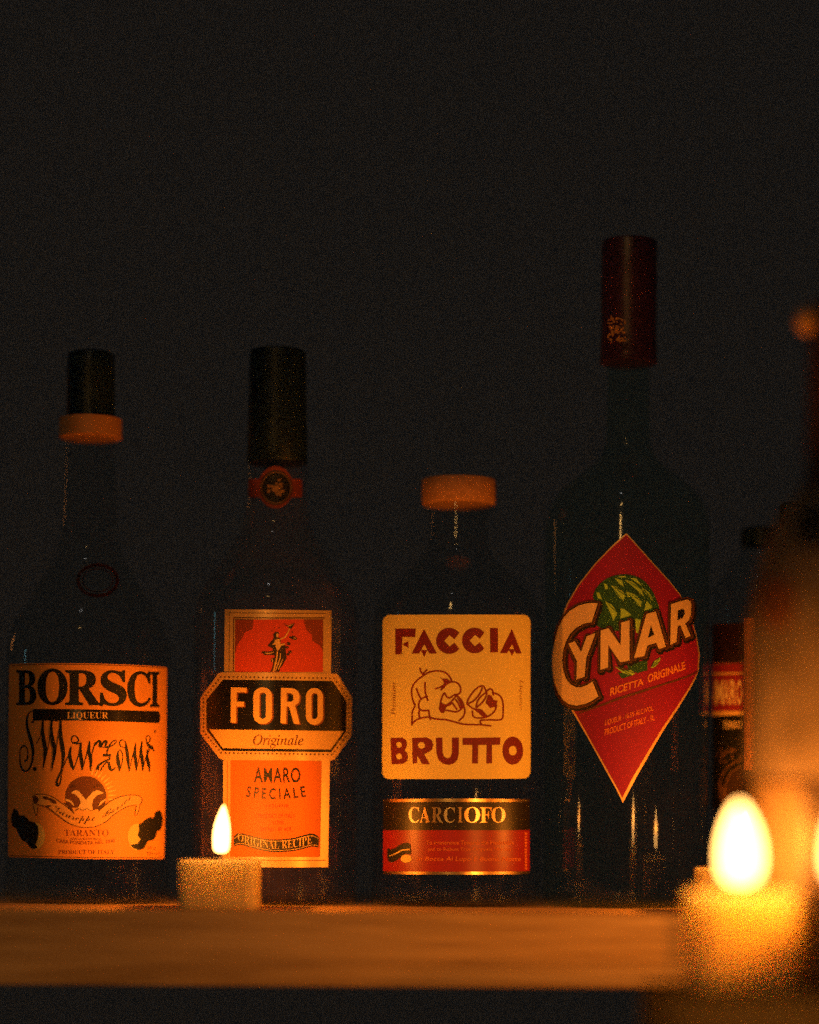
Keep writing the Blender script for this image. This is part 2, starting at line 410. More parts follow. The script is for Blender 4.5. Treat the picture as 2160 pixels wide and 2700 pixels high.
a = Art(A); a.poly([(300, 548), (600, 548), (900, 552), (1300, 562), (1575, 570), (1606, 576), (1618, 600), (1616, 665), (1602, 690), (1560, 691), (1300, 680), (900, 668), (600, 666), (300, 666)])
a.make("name_bar", v, mat("bar_gloss", (0.014, 0.012, 0.011), 0.22, 0, 0.6, bump=0.1), lab, 2)
a = Art(A); a.text(mathtxt("LIQUEUR", 'bold'), (655, 578, 1080, 660), bold=-0.008); a.make("bar_lettering", v, GOLDP, lab, 4)
a = Art(A)
TH, TN = 27, 8
for pts in (
    [(292, 692, 26), (318, 650, 16), (325, 600, 8), (298, 566, 8), (262, 590, 12), (240, 650, 22), (242, 730, 28), (268, 830, 34), (296, 930, 34), (302, 1020, 26), (288, 1110, 20), (246, 1182, 18), (200, 1180, 24), (172, 1120, 18), (166, 1030, 12), (174, 960, 10), (206, 926, 18), (240, 950, 10), (250, 1020, 12), (238, 1075, 18), (210, 1082, 24)],
    [(335, 905, 7), (372, 840, 8), (395, 720, 10), (410, 610, 9)], [(410, 600, 12), (402, 760, 30), (418, 900, 42), (430, 980, 38), (405, 1180, 6)],
    [(405, 1170, 6), (455, 960, 8), (490, 740, 9), (506, 590, 9)], [(506, 580, 14), (492, 760, 30), (512, 900, 42), (528, 980, 38), (495, 1190, 6)],
    [(495, 1180, 6), (545, 940, 8), (575, 760, 9), (590, 640, 9)], [(590, 630, 16), (588, 800, 34), (606, 930, 42), (618, 1030, 34), (604, 1150, 14), (582, 1220, 12), (552, 1290, 20), (556, 1338, 24), (585, 1310, 12), (604, 1200, 7), (640, 1090, 7), (700, 985, 7)],
    [(560, 668, 22), (500, 660, 16)],
    [(700, 935, 10), (684, 1020, 30), (700, 1110, 34), (722, 1180, 10)], [(722, 1175, 6), (770, 1040, 8), (805, 900, 12)],
    [(720, 905, 12), (702, 870, 10), (716, 828, 10), (750, 830, 12), (775, 868, 12), (760, 892, 14), (720, 896, 12), (760, 905, 16), (802, 905, 10)],
    [(800, 890, 12), (795, 1000, 32), (808, 1100, 34), (812, 1185, 8)], [(812, 1180, 6), (850, 1050, 8), (890, 880, 10)],
    [(890, 880, 12), (882, 980, 32), (902, 1080, 32), (896, 1185, 8)], [(898, 1120, 6), (918, 990, 8), (950, 890, 10)],
    [(940, 930, 8), (978, 880, 20), (1000, 895, 28), (988, 940, 14)], [(1000, 950, 10), (1035, 890, 18), (1062, 885, 26), (1050, 935, 14)],
    [(1020, 945, 8), (1085, 938, 14), (1140, 915, 9), (1166, 880, 9), (1146, 872, 9), (1108, 905, 10), (1080, 960, 14), (1062, 1025, 10)], [(1028, 1024, 26), (1110, 1028, 26)],
    [(1085, 1045, 10), (1100, 1062, 16), (1040, 1090, 14), (985, 1130, 22), (968, 1178, 30)], [(1000, 1185, 8), (1050, 1110, 10), (1085, 1105, 22), (1100, 1160, 30), (1120, 1180, 20), (1158, 1150, 6)],
    [(1212, 968, 8), (1186, 985, 10), (1178, 1050, 30), (1190, 1120, 34), (1200, 1195, 8)], [(1200, 1190, 6), (1232, 1050, 8), (1210, 965, 7)],
    [(1262, 950, 8), (1215, 935, 9), (1196, 895, 9), (1222, 868, 9), (1256, 885, 10), (1270, 950, 26), (1284, 1060, 32), (1298, 1195, 6)], [(1298, 1190, 6), (1330, 1050, 7), (1366, 900, 8)],
    [(1366, 900, 10), (1356, 1010, 30), (1366, 1090, 32), (1372, 1190, 6)], [(1372, 1185, 6), (1402, 1050, 7), (1432, 880, 8)],
    [(1432, 880, 10), (1420, 990, 30), (1434, 1090, 32), (1438, 1192, 6)], [(1438, 1190, 6), (1462, 1080, 7), (1492, 960, 8)],
    [(1492, 960, 10), (1484, 1050, 30), (1500, 1120, 32), (1510, 1196, 8)], [(1500, 1000, 6), (1508, 960, 8), (1522, 930, 8)],
    [(1476, 880, 10), (1500, 925, 30), (1530, 945, 32), (1560, 985, 8)], [(1476, 885, 9), (1474, 840, 8), (1494, 822, 9), (1518, 850, 9), (1500, 900, 9)]):
    a.stroke(pts, 5)
a.ell(320, 1166, 20, 22); a.ell(1565, 780, 10, 14)
a.make("script_lettering", v, INK, lab, 3)
# emblem
a = Art(B); a.poly([(850 + 212 * math.cos(t), 355 + 212 * math.sin(t)) for t in [math.radians(d) for d in range(-222, 43, 6)]])
a.make("emblem_disc", v, BROWN, lab, 2)
a = Art(B)
for d in range(-75, 12, 9):
    t = math.radians(d); a.stroke([(850 + 232 * math.cos(t), 355 + 232 * math.sin(t), 16), (850 + 262 * math.cos(t), 355 + 262 * math.sin(t), 20), (850 + 318 * math.cos(t), 355 + 318 * math.sin(t), 5)], 5, sm=False)
a.make("sun_rays", v, YELLOW, lab, 2)
a = Art(B); a.poly([(290, 372), (320, 338), (400, 330), (500, 355), (600, 420), (680, 470), (760, 470), (900, 500), (1000, 480), (1100, 405), (1220, 352), (1340, 338), (1410, 352), (1432, 395), (1410, 436), (1370, 440), (1270, 462), (1150, 535), (1060, 612), (960, 662), (860, 674), (760, 662), (660, 620), (560, 545), (460, 470), (370, 440), (310, 420)])
a.poly([(300, 420), (345, 440), (350, 545), (335, 552)]); a.poly([(1375, 440), (1405, 440), (1380, 545), (1358, 545)])
a.make("ribbon", v, paper("ribbon_ink", (0.80, 0.42, 0.11)), lab, 3)
a = Art(B); a.poly([(760, 480), (795, 420), (780, 372), (745, 335), (700, 318), (715, 300), (745, 285), (778, 298), (815, 345), (850, 388), (885, 345), (920, 305), (965, 285), (1040, 318), (1000, 328), (962, 342), (928, 382), (912, 440), (925, 490), (850, 500)])
a.stroke([(638, 386, 16), (690, 405, 22), (726, 448, 8)], 8); a.stroke([(980, 455, 8), (1015, 410, 20), (1058, 384, 12)], 8)
a.make("emblem_eagle", v, CREAMP, lab, 4)
a = Art(B)
a.stroke([(290, 372), (320, 338), (400, 330), (500, 355), (600, 420), (690, 490), (730, 530)], 7); a.stroke([(1000, 490), (1100, 405), (1220, 352), (1340, 338), (1410, 352), (1432, 395), (1410, 436)], 7)
a.stroke([(310, 420), (370, 440), (460, 470), (560, 545), (660, 620), (760, 662), (860, 674), (960, 662), (1060, 612), (1150, 535), (1270, 462), (1370, 440)], 7)
a.stroke([(300, 420), (335, 552), (350, 470)], 7); a.stroke([(1375, 440), (1358, 545), (1385, 530), (1410, 436)], 6)
a.stroke([(740, 500), (780, 478), (820, 498), (860, 480), (900, 498), (940, 482)], 6)
a.stroke([(640, 420, 14), (690, 470, 22), (720, 520, 10)], 10); a.stroke([(1050, 430, 8), (1000, 470, 20), (985, 510, 8)], 10); a.stroke([(700, 260, 8), (730, 245, 16), (760, 268, 8)], 8); a.stroke([(940, 262, 8), (980, 240, 16), (1015, 260, 8)], 8)
a.ell(330, 385, 30, 38); a.ell(440, 370, 36, 16, rot=0.3); a.ell(510, 400, 44, 18, rot=0.6); a.ell(460, 455, 34, 9, rot=-.2)
def rib(u, vv, px, py):
    x = 540 + u * 780; t = (x - 860) / 420.0
    return x, 640 - vv * 95 - 175 * t * t - (25 if u > .5 else 0) * t
a.text(mathtxt("Giuseppe  Borsci", 'script'), (0, 0, 1, 1), warp=rib, bold=-0.012)
a.make("ribbon_lettering", v, BROWN2, lab, 5)
a = Art(B); a.text(mathtxt("TARANTO", 'bold'), (628, 696, 1085, 764), bold=-0.01)
a.text("MARCA REGISTRATA", (690, 782, 1010, 802)); 
a.text("CASA FONDATA NEL 1840", (545, 812, 1150, 850), bold=0.01, warp=lambda u, vv, x, y: (x, y + 26 * (1 - (2 * u - 1) ** 2) - 24))
a.text(mathtxt("PRODUCT OF ITALY", 'bold'), (565, 906, 1145, 950), bold=-0.008)
a.text("70 cl", (1490, 870, 1570, 905)); a.text("38% vol", (1480, 925, 1610, 958))
a.make("small_lettering", v, paper("rust_ink", (0.26, 0.07, 0.02)), lab, 2)
a = Art(B); a.ell(328, 762, 100, 138, hole=(82, 118)); a.ell(328, 762, 82.5, 118.5); a.make("medal", v, YELLOW, lab, 2)
a = Art(B); a.ell(1382, 770, 100, 138, hole=(86, 122)); a.ell(1382, 770, 86.5, 122.5); a.make("medal", v, YELLOW, lab, 2)
a = Art(B); a.poly([(112, 478), (145, 500), (158, 545), (210, 552), (240, 578), (262, 605), (320, 622), (352, 660), (362, 720), (350, 800), (330, 850), (352, 885), (300, 895), (262, 870), (235, 828), (185, 802), (150, 745), (132, 690), (88, 662), (74, 600), (78, 545), (96, 500)])
a.make("medal_ribbon", v, INK, lab, 3); a = Art(B)
a.poly([(1602, 494), (1632, 515), (1646, 575), (1640, 650), (1620, 700), (1590, 712), (1572, 770), (1545, 806), (1490, 815), (1470, 860), (1440, 898), (1395, 906), (1340, 886), (1312, 850), (1380, 845), (1420, 790), (1385, 760), (1400, 700), (1395, 640), (1440, 620), (1470, 590), (1510, 568), (1555, 572), (1565, 520)])
a.make("medal_ribbon", v, INK, lab, 3)
E2 = T(10, 1500, 440, 1725)
a = Art(lambda p: (p[0] * k_, p[1] * k_)); a.ell(206, 1222, 45, 36, hole=(38, 29)); a.ell(206, 1222, 33, 25, hole=(31, 23))
a.make("seal", v, paper("seal_red", (0.032, 0.008, 0.010)), v.root, 1)

# ------------------------------------------------------------------ bottle 2: octagonal black plaque on a red and gold label
v = Vessel("liqueur_bottle", "dark bottle with black and gold octagonal plaque across its red label, behind the candle", "bottle",
           580 * k_, 1500 * k_, 173 * k_, 0.0,
           [dd([(975, 58), (977, 62)]), dd([(977, 62), (1030, 63), (1075, 65)]), dd([(1075, 65), (1120, 76), (1180, 112), (1232, 148), (1268, 166), (1300, 173)]), dd([(1300, 173), (1500, 173)]), foot(173)], G_brown, group="liqueur bottles along the shelf")
v.lathe("capsule", [(v.zrow(r * k_), h * k_ * v.k) for r, h in ((738, 50), (740, 57), (744, 59), (900, 62), (974, 63.5), (976, 62.5))], CAPBLACK, v.root)
Nn = T(560, 850, 800, 1725)
a = Art(Nn); a.rrect(205, 890, 511, 996, 14); a.ell(360, 938, 100, 121, n=40); nl = a.make("neck_label", v, paper("rust_paper", (0.27, 0.055, 0.03)), v.root, 16)
a = Art(Nn); a.ell(364, 940, 93, 98, n=36); a.make("medallion", v, INK, nl, 18)
a = Art(Nn); a.ell(364, 940, 86, 90, hole=(82, 86), n=36)
for i in range(46):
    t, r = random.uniform(0, 6.28), random.uniform(0, 1); a.ell(362 + 48 * r * math.cos(t), 945 + 52 * r * math.sin(t), random.uniform(4, 11), random.uniform(3, 8), n=8, rot=random.uniform(0, 3))
a.make("medallion_emblem", v, paper("dull_gold_ink", (0.38, 0.19, 0.06)), nl, 20)
C_ = T(520, 1600, 420, 1725); D_ = T(510, 1760, 440, 1725); E_ = T(570, 1980, 320, 1725)
a = Art(C_); a.poly([(300, 28), (700, 30), (1100, 34), (1456, 40), (1452, 500), (1448, 760), (290, 760), (296, 400)]); lab = a.make("label", v, GOLD, v.root, 1)
a = Art(C_); a.poly([(412, 138), (1365, 135), (1362, 706), (408, 706)]); a.make("red_panel", v, RED, lab, 2)
a = Art(C_); a.stroke([(345, 700), (352, 66), (900, 70), (1395, 74)], 6, sm=False); a.stroke([(392, 700), (396, 118), (900, 122), (1380, 120)], 12, sm=False); a.make("border_line", v, BROWN2, lab, 2)
a = Art(C_); a.poly([(412, 138), (612, 138), (598, 250), (525, 268), (480, 350), (432, 420), (410, 510)]); CI = paper("corner_ink", (0.24, 0.045, 0.02)); a.make("corner_ornament", v, CI, lab, 3); a = Art(C_); a.poly([(1364, 136), (1364, 480), (1330, 420), (1250, 370), (1240, 300), (1185, 250), (1150, 136)])
a.make("corner_ornament", v, CI, lab, 3)
a = Art(C_)
a.poly([(795, 702), (825, 610), (800, 590), (805, 565), (845, 548), (835, 522), (730, 522), (698, 498), (715, 478), (760, 488), (820, 478), (815, 445), (760, 425), (785, 395), (830, 340), (822, 300), (850, 270), (885, 280), (880, 330), (905, 345), (900, 400), (955, 415), (968, 560), (935, 620), (905, 660), (890, 702)])
a.poly([(928, 178), (985, 205), (1012, 195), (1060, 175), (1032, 222), (1018, 244), (978, 215)])
for x, y, r in ((1040, 335, 26), (1065, 345, 18), (1010, 330, 16), (990, 400, 22), (975, 440, 18), (1005, 490, 20), (985, 515, 16), (825, 575, 28), (840, 230, 7), (885, 230, 7), (810, 262, 6), (1030, 275, 9)): a.ell(x, y, r, r * .8, n=10)
a.make("figure", v, paper("figure_ink", (0.05, 0.032, 0.02)), lab, 3)
a = Art(C_); a.ell(870, 308, 12, 22)
a.poly([(840, 362), (868, 345), (895, 350), (905, 405), (950, 395), (955, 408), (905, 425), (895, 455), (870, 475), (852, 440), (848, 405), (808, 415), (835, 392)])
for pts in ([(898, 352, 12), (950, 328, 16), (985, 275, 12), (1002, 232, 8)], [(868, 480, 10), (862, 560, 16), (842, 640, 18), (828, 702, 14)], [(905, 500, 6), (895, 570, 12), (868, 640, 12), (850, 690, 8)], [(930, 560, 4), (905, 620, 10), (880, 680, 6)], [(735, 500, 8), (780, 505, 12), (830, 490, 6)], [(975, 212, 4), (1000, 205, 7), (1040, 190, 4)], [(805, 560, 5), (820, 580, 9), (815, 600, 4)], [(1045, 340, 5), (1060, 335, 8), (1070, 345, 4)]): a.stroke(pts, 5)
a.make("figure_highlights", v, GOLDP, lab, 4)
a = Art(E_); a.poly([(100, 60), (1620, 60), (1608, 700), (1592, 1652), (1100, 1656), (600, 1655), (88, 1650), (98, 700)]); lab2 = a.make("lower_label", v, GOLD, v.root, 1)
a = Art(E_); a.poly([(206, 128), (900, 132), (1500, 145), (1490, 800), (1478, 1508), (198, 1504)]); a.make("red_panel", v, paper("vermilion_paper", (0.70, 0.17, 0.02)), lab2, 2)
a = Art(E_); a.stroke([(160, 130), (158, 1525), (800, 1560), (1560, 1555)], 10, sm=False); a.stroke([(250, 180), (246, 1180)], 7, sm=False); a.make("border_line", v, OXIDE, lab2, 2)
a = Art(E_); a.text("AMARO", (538, 238, 1196, 452), spacing=1.08, bold=0.007); 
a.make("lettering", v, INK, lab2, 4)
a = Art(E_)
def smile(u, vv, px, py):
    t = 2 * u - 1; return 850 + 415 * t + (vv - .5) * -26 * t, 688 - 155 * vv - 34 * t * t
a.text("SPECIALE", (0, 0, 1, 1), warp=smile, spacing=1.5, bold=0.012); a.make("arched_lettering", v, INK, lab2, 4)
a = Art(E_); a.text("LIQUEUR", (705, 756, 1035, 812), spacing=1.3); a.text("PRODUCT OF ITALY", (600, 892, 1122, 954)); a.text("1 LITER", (762, 992, 970, 1046)); a.text("30% ALC. BY VOL.", (622, 1086, 1088, 1142)); a.make("small_lettering", v, paper("madder_ink", (0.30, 0.035, 0.012)), lab2, 3)
top = smooth([(250, 1218), (290, 1180), (350, 1166), (500, 1205), (700, 1248), (900, 1256), (1100, 1235), (1250, 1195), (1340, 1174), (1420, 1192), (1466, 1240)]); bot = smooth([(1450, 1372), (1350, 1362), (1150, 1415), (900, 1440), (700, 1425), (500, 1378), (350, 1336), (250, 1362)])
a = Art(E_); a.poly(top + bot); a.make("banner", v, INK, lab2, 3)
a = Art(E_); a.stroke([(x, y + 24) for x, y in smooth([(258, 1222), (350, 1172), (500, 1208), (700, 1250), (900, 1258), (1100, 1238), (1340, 1180), (1455, 1222)])], 7, sm=False); a.stroke([(258, 1338), (350, 1314), (500, 1352), (700, 1400), (900, 1416), (1150, 1392), (1350, 1340), (1448, 1346)], 7)
def wave(u, vv, px, py):
    x = 310 + u * 1055; t = (x - 860) / 500.0; return x, 1392 - 118 * vv - 92 * t * t * (1.05 if t < 0 else .85)
a.text(mathtxt("ORIGINAL RECIPE", 'bold'), (0, 0, 1, 1), warp=wave, bold=-0.012); a.make("banner_lettering", v, GOLDP, lab2, 5)
# the octagonal plaque
a = Art(D_); a.poly([(255, 66), (290, 48), (900, 52), (1475, 64), (1500, 82), (1632, 300), (1640, 330), (1634, 690), (1618, 730), (1462, 948), (1430, 962), (300, 956), (265, 935), (85, 700), (70, 665), (74, 325), (92, 288)]); plq = a.make("plaque", v, GOLD, v.root, 4)
a = Art(D_); a.poly([(135, 332), (306, 128), (900, 132), (1440, 141), (1586, 350), (1580, 662), (1425, 876), (300, 862), (134, 642)]); a.make("plaque_panel", v, BLACKGLOSS, plq, 5)
a = Art(D_); a.poly([(165, 640), (900, 648), (1556, 658), (1420, 848), (900, 842), (305, 834)]); a.make("plaque_strip", v, GOLDP, plq, 6)
a = Art(D_); ring = [(104, 322), (284, 98), (1456, 112), (1612, 335), (1606, 680), (1432, 900), (288, 884), (104, 660)]
for (x0, y0), (x1, y1) in zip(ring, ring[1:] + ring[:1]):
    n = max(2, round(math.hypot(x1 - x0, y1 - y0) / 44))
    for i in range(n): a.ell(x0 + (x1 - x0) * i / n, y0 + (y1 - y0) * i / n, 9.5, 9.5, n=8)
a.make("dotted_border", v, BROWN2, plq, 5)
def foro(a, dx, dy):
    q = lambda l: [(x + dx, y + dy) for x, y in l]
    a.poly(q([(388, 205), (553, 208), (550, 258), (448, 256), (446, 352), (525, 354), (522, 404), (445, 402), (441, 572), (385, 570)]))
    a.rrect(620 + dx, 205 + dy, 814 + dx, 584 + dy, 92, 92, hole=(684 + dx, 258 + dy, 750 + dx, 528 + dy, 32, 32))
    a.poly(q([(906, 211), (1010, 213)] + [(1010 + 90 * math.sin(t), 301 - 88 * math.cos(t)) for t in [i * .26 for i in range(1, 7)]] + [(1100, 315), (1090, 360), (1052, 394), (1100, 585), (1040, 583), (988, 404), (964, 402), (960, 578), (902, 577)]), q([(966, 263), (1005, 264), (1032, 285), (1034, 330), (1018, 352), (966, 354)]))
    a.rrect(1163 + dx, 212 + dy, 1340 + dx, 592 + dy, 86, 90, hole=(1222 + dx, 264 + dy, 1284 + dx, 532 + dy, 30, 30))
a = Art(D_); foro(a, 15, 10); a.make("lettering_shadow", v, paper("shadow_ink", (0.24, 0.075, 0.02)), plq, 6)
a = Art(D_); foro(a, 0, 0); a.make("lettering", v, GOLDP, plq, 8)
a = Art(D_); a.text(mathtxt("Originale", 'italic'), ((616, 692), (1138, 698), (1138, 838), (616, 832)), bold=0.004); a.make("strip_lettering", v, paper("sepia_ink", (0.15, 0.04, 0.015)), plq, 7)

# ------------------------------------------------------------------ bottle 3: cream label with a line drawing, wooden stopper
v = Vessel("liqueur_bottle", "squat dark bottle with wooden stopper and square cream label showing a drinking man", "bottle",
           963 * k_, 1500 * k_, 178 * k_, 0.0,
           [dd([(1064, 66), (1066, 71)]), dd([(1066, 71), (1080, 71)]), dd([(1081, 66), (1084, 62)]), dd([(1084, 62), (1140, 62)]), dd([(1140, 62), (1172, 74), (1215, 118), (1245, 150), (1268, 167), (1300, 178)]), dd([(1300, 178), (1500, 178)]), foot(178)], G_smoke, group="liqueur bottles along the shelf")
CORK = mat("stopper_wood", (0.42, 0.20, 0.09), 0.6, 0, 0.25, noise=0.22, nscale=350, bump=0.15)
v.lathe("stopper", [(v.zrow(r * k_), h * k_ * v.k) for r, h in ((1009, 70), (1010, 75), (1013, 78), (1061, 78), (1064, 75), (1065, 68))], CORK, v.root)
F_ = T(1000, 1630, 400, 1725)
a = Art(F_)
def arc(cx, cyy, rx, ry, d0, d1, n=6): return [(cx + rx * math.cos(math.radians(d0 + (d1 - d0) * i / n)), cyy + ry * math.sin(math.radians(d0 + (d1 - d0) * i / n))) for i in range(n + 1)]
a.poly(arc(1645, 52, 76, 90, -90, 0) + [(1719, 600), (1722, 1300)] + arc(1644, 1732, 78, 92, 0, 90) + [(1200, 1828), (600, 1829)] + arc(112, 1738, 78, 92, 90, 180) + [(36, 1200), (39, 500)] + arc(118, 54, 78, 92, 180, 270) + [(500, -40), (1200, -41)])
lab = a.make("label", v, CREAM, v.root, 1)
a = Art(F_)
a.poly([(182, 118), (416, 118), (410, 216), (262, 212), (260, 292), (258, 410), (183, 412)]); a.poly([(262, 298), (332, 258), (332, 338)])
a.poly([(510, 124), (657, 402), (570, 402), (513, 296), (455, 402), (368, 402)]); a.poly([(474, 362), (548, 362), (512, 442)])
def cee(cx, cyy, r, sx):
    o = [(cx + sx * r * math.cos(t), cyy - r * math.sin(t)) for t in [math.radians(d) for d in range(38, 323, 10)]] + [(cx + sx * r * math.cos(math.radians(322)), cyy - r * math.sin(math.radians(322)))]
    return o + [(cx + sx * 62, cyy + 20), (cx + sx * 5, cyy + 66), (cx - sx * 55, cyy), (cx + sx * 5, cyy - 64), (cx + sx * 62, cyy - 18)]
a.poly(cee(795, 258, 148, 1.0)); a.poly(cee(1084, 254, 146, 0.97))
a.poly([(1260, 112), (1350, 112), (1353, 387), (1264, 390)])
a.poly([(1510, 120), (1621, 402), (1556, 402), (1511, 298), (1456, 398), (1374, 397)]); a.poly([(1472, 354), (1550, 354), (1510, 430)])
a.make("lettering", v, MAROON, lab, 2); a = Art(F_)
a.poly([(128, 1362), (262, 1358), (305, 1385), (316, 1430), (308, 1475), (288, 1502), (318, 1532), (328, 1580), (316, 1625), (280, 1655), (140, 1664)], [(225 + 32 * math.cos(t), 1440 + 34 * math.sin(t)) for t in [i * .52 for i in range(12)]], [(226 + 33 * math.cos(t), 1572 + 34 * math.sin(t)) for t in [i * .52 for i in range(12)]])
a.poly([(375, 1360), (540, 1356), (596, 1385), (614, 1435), (604, 1490), (560, 1525), (512, 1545), (577, 1662), (492, 1662), (432, 1560), (430, 1650), (380, 1653)], [(480 + 42 * math.cos(t), 1446 + 38 * math.sin(t)) for t in [i * .52 for i in range(12)]])
a.poly([(645, 1360), (718, 1358), (721, 1520), (738, 1574), (778, 1594), (812, 1578), (828, 1530), (828, 1358), (906, 1357), (905, 1540), (888, 1610), (850, 1652), (790, 1670), (720, 1652), (672, 1606), (650, 1530)])
a.poly([(948, 1362), (1380, 1355), (1374, 1440), (1283, 1441), (1286, 1650), (1218, 1653), (1222, 1441), (1126, 1442), (1123, 1652), (1056, 1653), (1060, 1442), (950, 1442)])
a.ell(1520, 1506, 118, 160, hole=(44, 54), n=36)
a.make("lettering", v, MAROON, lab, 2)
a = Art(F_)
for pts in ([(408, 990), (382, 930), (368, 840), (385, 765), (440, 700), (500, 655), (560, 618), (640, 600), (720, 606), (775, 636), (812, 684), (824, 722)],
    [(464, 570), (475, 608), (503, 648)], [(540, 590), (515, 615), (498, 640)], [(640, 802), (682, 790), (735, 762)], [(735, 790), (765, 750), (830, 724), (890, 738), (922, 780), (924, 838), (898, 864), (858, 870)],
    [(862, 870), (830, 888), (798, 908), (766, 890), (742, 852), (720, 884), (702, 940), (692, 1000)], [(700, 965), (758, 990), (820, 948), (868, 892)], [(830, 962), (858, 1000), (884, 1036)], [(870, 925), (900, 970), (920, 1020)], [(765, 1000), (800, 985), (830, 962)],
    [(720, 1040), (800, 1054), (870, 1066), (922, 1044), (952, 1008)], [(862, 870), (910, 902), (950, 962), (974, 1050), (960, 1112), (908, 1168)],
    [(520, 734), (524, 840), (552, 934)], [(424, 800), (448, 868), (472, 912)], [(545, 892), (500, 905), (460, 940), (448, 1000), (466, 1040), (512, 1052), (562, 1048)], [(562, 1048), (570, 1100), (582, 1152)],
    [(408, 985), (400, 1012), (376, 1072), (374, 1150), (368, 1216)], [(455, 1052), (452, 1090), (462, 1130)], [(368, 1216), (402, 1172), (462, 1142), (560, 1124), (640, 1146), (760, 1156), (880, 1186), (960, 1206), (1080, 1211), (1170, 1214), (1270, 1226)],
    [(1172, 1214), (1155, 1190), (1158, 1162), (1260, 1156), (1390, 1150), (1410, 1060), (1406, 950), (1380, 890), (1342, 862), (1290, 850)],
    [(1000, 978), (1010, 930), (1060, 850), (1122, 790), (1178, 770), (1205, 802)], [(1004, 975), (1080, 936), (1150, 850), (1172, 792)], [(1006, 980), (1066, 1028), (1112, 1036)], [(1102, 1012), (1120, 942), (1168, 880), (1222, 850), (1212, 902), (1164, 968), (1110, 1012)],
    [(1215, 838), (1258, 806), (1288, 818), (1300, 872)], [(1060, 1060), (1072, 1118), (1132, 1136), (1232, 1120), (1310, 1062), (1336, 990)], [(1205, 802), (1222, 836)]):
    a.stroke([(x, y) for x, y in pts], 19)
a.poly([(690, 668), (722, 690), (772, 686), (802, 712), (834, 722), (795, 746), (752, 766), (730, 802), (702, 832), (696, 808), (718, 774), (736, 738), (720, 702)])
a.poly([(688, 968), (742, 976), (765, 1000), (752, 1040), (735, 1080), (704, 1078), (678, 1032)]); a.poly([(878, 890), (930, 940), (956, 1010), (922, 1042), (925, 990)])
a.poly([(1240, 870), (1278, 878), (1302, 930), (1350, 936), (1322, 1010), (1262, 1022), (1210, 962)]); a.poly([(1090, 1022), (1168, 1038), (1242, 1118), (1192, 1138), (1132, 1082), (1080, 1042)])
a.make("line_drawing", v, paper("oxblood_ink", (0.22, 0.028, 0.022)), lab, 2)
a = Art(F_); a.text(mathtxt("Premium", 'italic'), ((135, 1105), (140, 735), (190, 735), (185, 1105))); SI = paper("sienna_ink", (0.30, 0.10, 0.04)); a.make("side_lettering", v, SI, lab, 2); a = Art(F_); a.text(mathtxt("Liqueur", 'italic'), ((1640, 695), (1632, 1045), (1585, 1045), (1592, 695)))
a.make("side_lettering", v, SI, lab, 2)
G_ = T(1000, 2080, 400, 1725)
def gx(x): return ((x - 875) / 830.0) ** 2
def strip(a, y0, y1, x0=45, x1=1712, up=8, dn=-6):
    xs = [x0 + (x1 - x0) * i / 24 for i in range(25)]
    return a.poly([(x, y0 + up * gx(x)) for x in xs] + [(x, y1 + dn * gx(x)) for x in reversed(xs)])
a = Art(G_); strip(a, 110, 976); lab2 = a.make("lower_label", v, foil("band_foil", (0.9, 0.6, 0.25), 0.26), v.root, 1)
a = Art(G_); strip(a, 148, 474, up=4, dn=0); a.make("black_band", v, mat("band_black", (0.016, 0.012, 0.012), 0.4, 0, 0.35), lab2, 2)
a = Art(G_); strip(a, 470, 942, up=0, dn=-6); a.make("red_band", v, mat("band_red", (0.30, 0.016, 0.022), 0.38, 0, 0.4, noise=0.08, nscale=1200), lab2, 3)
a = Art(G_)
for ch, q in zip("CARCIOFO", [(335, 206, 458, 386), (458, 208, 578, 382), (596, 208, 722, 382), (735, 208, 862, 386), (894, 208, 948, 382), (968, 206, 1147, 386), (1148, 210, 1280, 384), (1278, 206, 1436, 386)]): a.text(mathtxt(ch, 'bold'), q, bold=0.0)
a.make("lettering", v, foil("letter_foil", (0.9, 0.6, 0.26), 0.30), lab2, 3)
a = Art(G_); a.text("To Irreverence Towards the Predictable", (535, 588, 1530, 634), bold=0.01); a.text("and to Robust True Originals, We Say", (552, 666, 1505, 716), bold=0.01); a.text("In Bocca Al Lupo E Buona Notte", ((440, 768), (1618, 772), (1606, 838), (428, 834)), bold=0.012)
for i in range(12): a.rrect(1655, 495 + i * 36, 1682, 520 + i * 36, 4)
a.make("small_lettering", v, paper("motto_ink", (0.66, 0.17, 0.04)), lab2, 5)
a = Art(G_); a.poly(smooth([(92, 685), (130, 690), (180, 672), (250, 628), (310, 612), (352, 630), (360, 680), (358, 742), (300, 738), (240, 780), (190, 818), (140, 834), (98, 810)], closed=True)); a.make("flag", v, INK, lab2, 5)
a = Art(G_); a.stroke([(108, 768, 6), (190, 735, 12), (260, 698, 14), (348, 688, 16)], 8); a.ell(307, 794, 62, 46); a.make("flag_stripe", v, YELLOW, lab2, 6)

# ------------------------------------------------------------------ bottle 4: tall, red diamond label
v = Vessel("liqueur_bottle", "tallest green bottle, red capsule, red diamond label with an artichoke and big slanted cream letters", "bottle",
           1319 * k_, 1400 * k_, 173 * k_, 0.0,
           [dd([(764, 40), (766, 44)]), dd([(766, 44), (860, 45), (930, 47)]), dd([(930, 47), (962, 58), (996, 94), (1028, 134), (1062, 160), (1105, 173)]), dd([(1105, 173), (1500, 173)]), foot(173)], G_bottle_green, group="liqueur bottles along the shelf")
CAPS = mat("red_capsule", (0.046, 0.015, 0.036), 0.36, 0, 0.5, noise=0.12, nscale=300, bump=0.25, bscale=220)
v.lathe("capsule", [(v.zrow(r * k_), h * k_ * v.k) for r, h in ((508, 50), (509, 56), (513, 58), (600, 58.5), (700, 57.5), (740, 59), (765, 61), (766, 50))], CAPS, v.root)
Kc = T(1420, 600, 480, 1150)
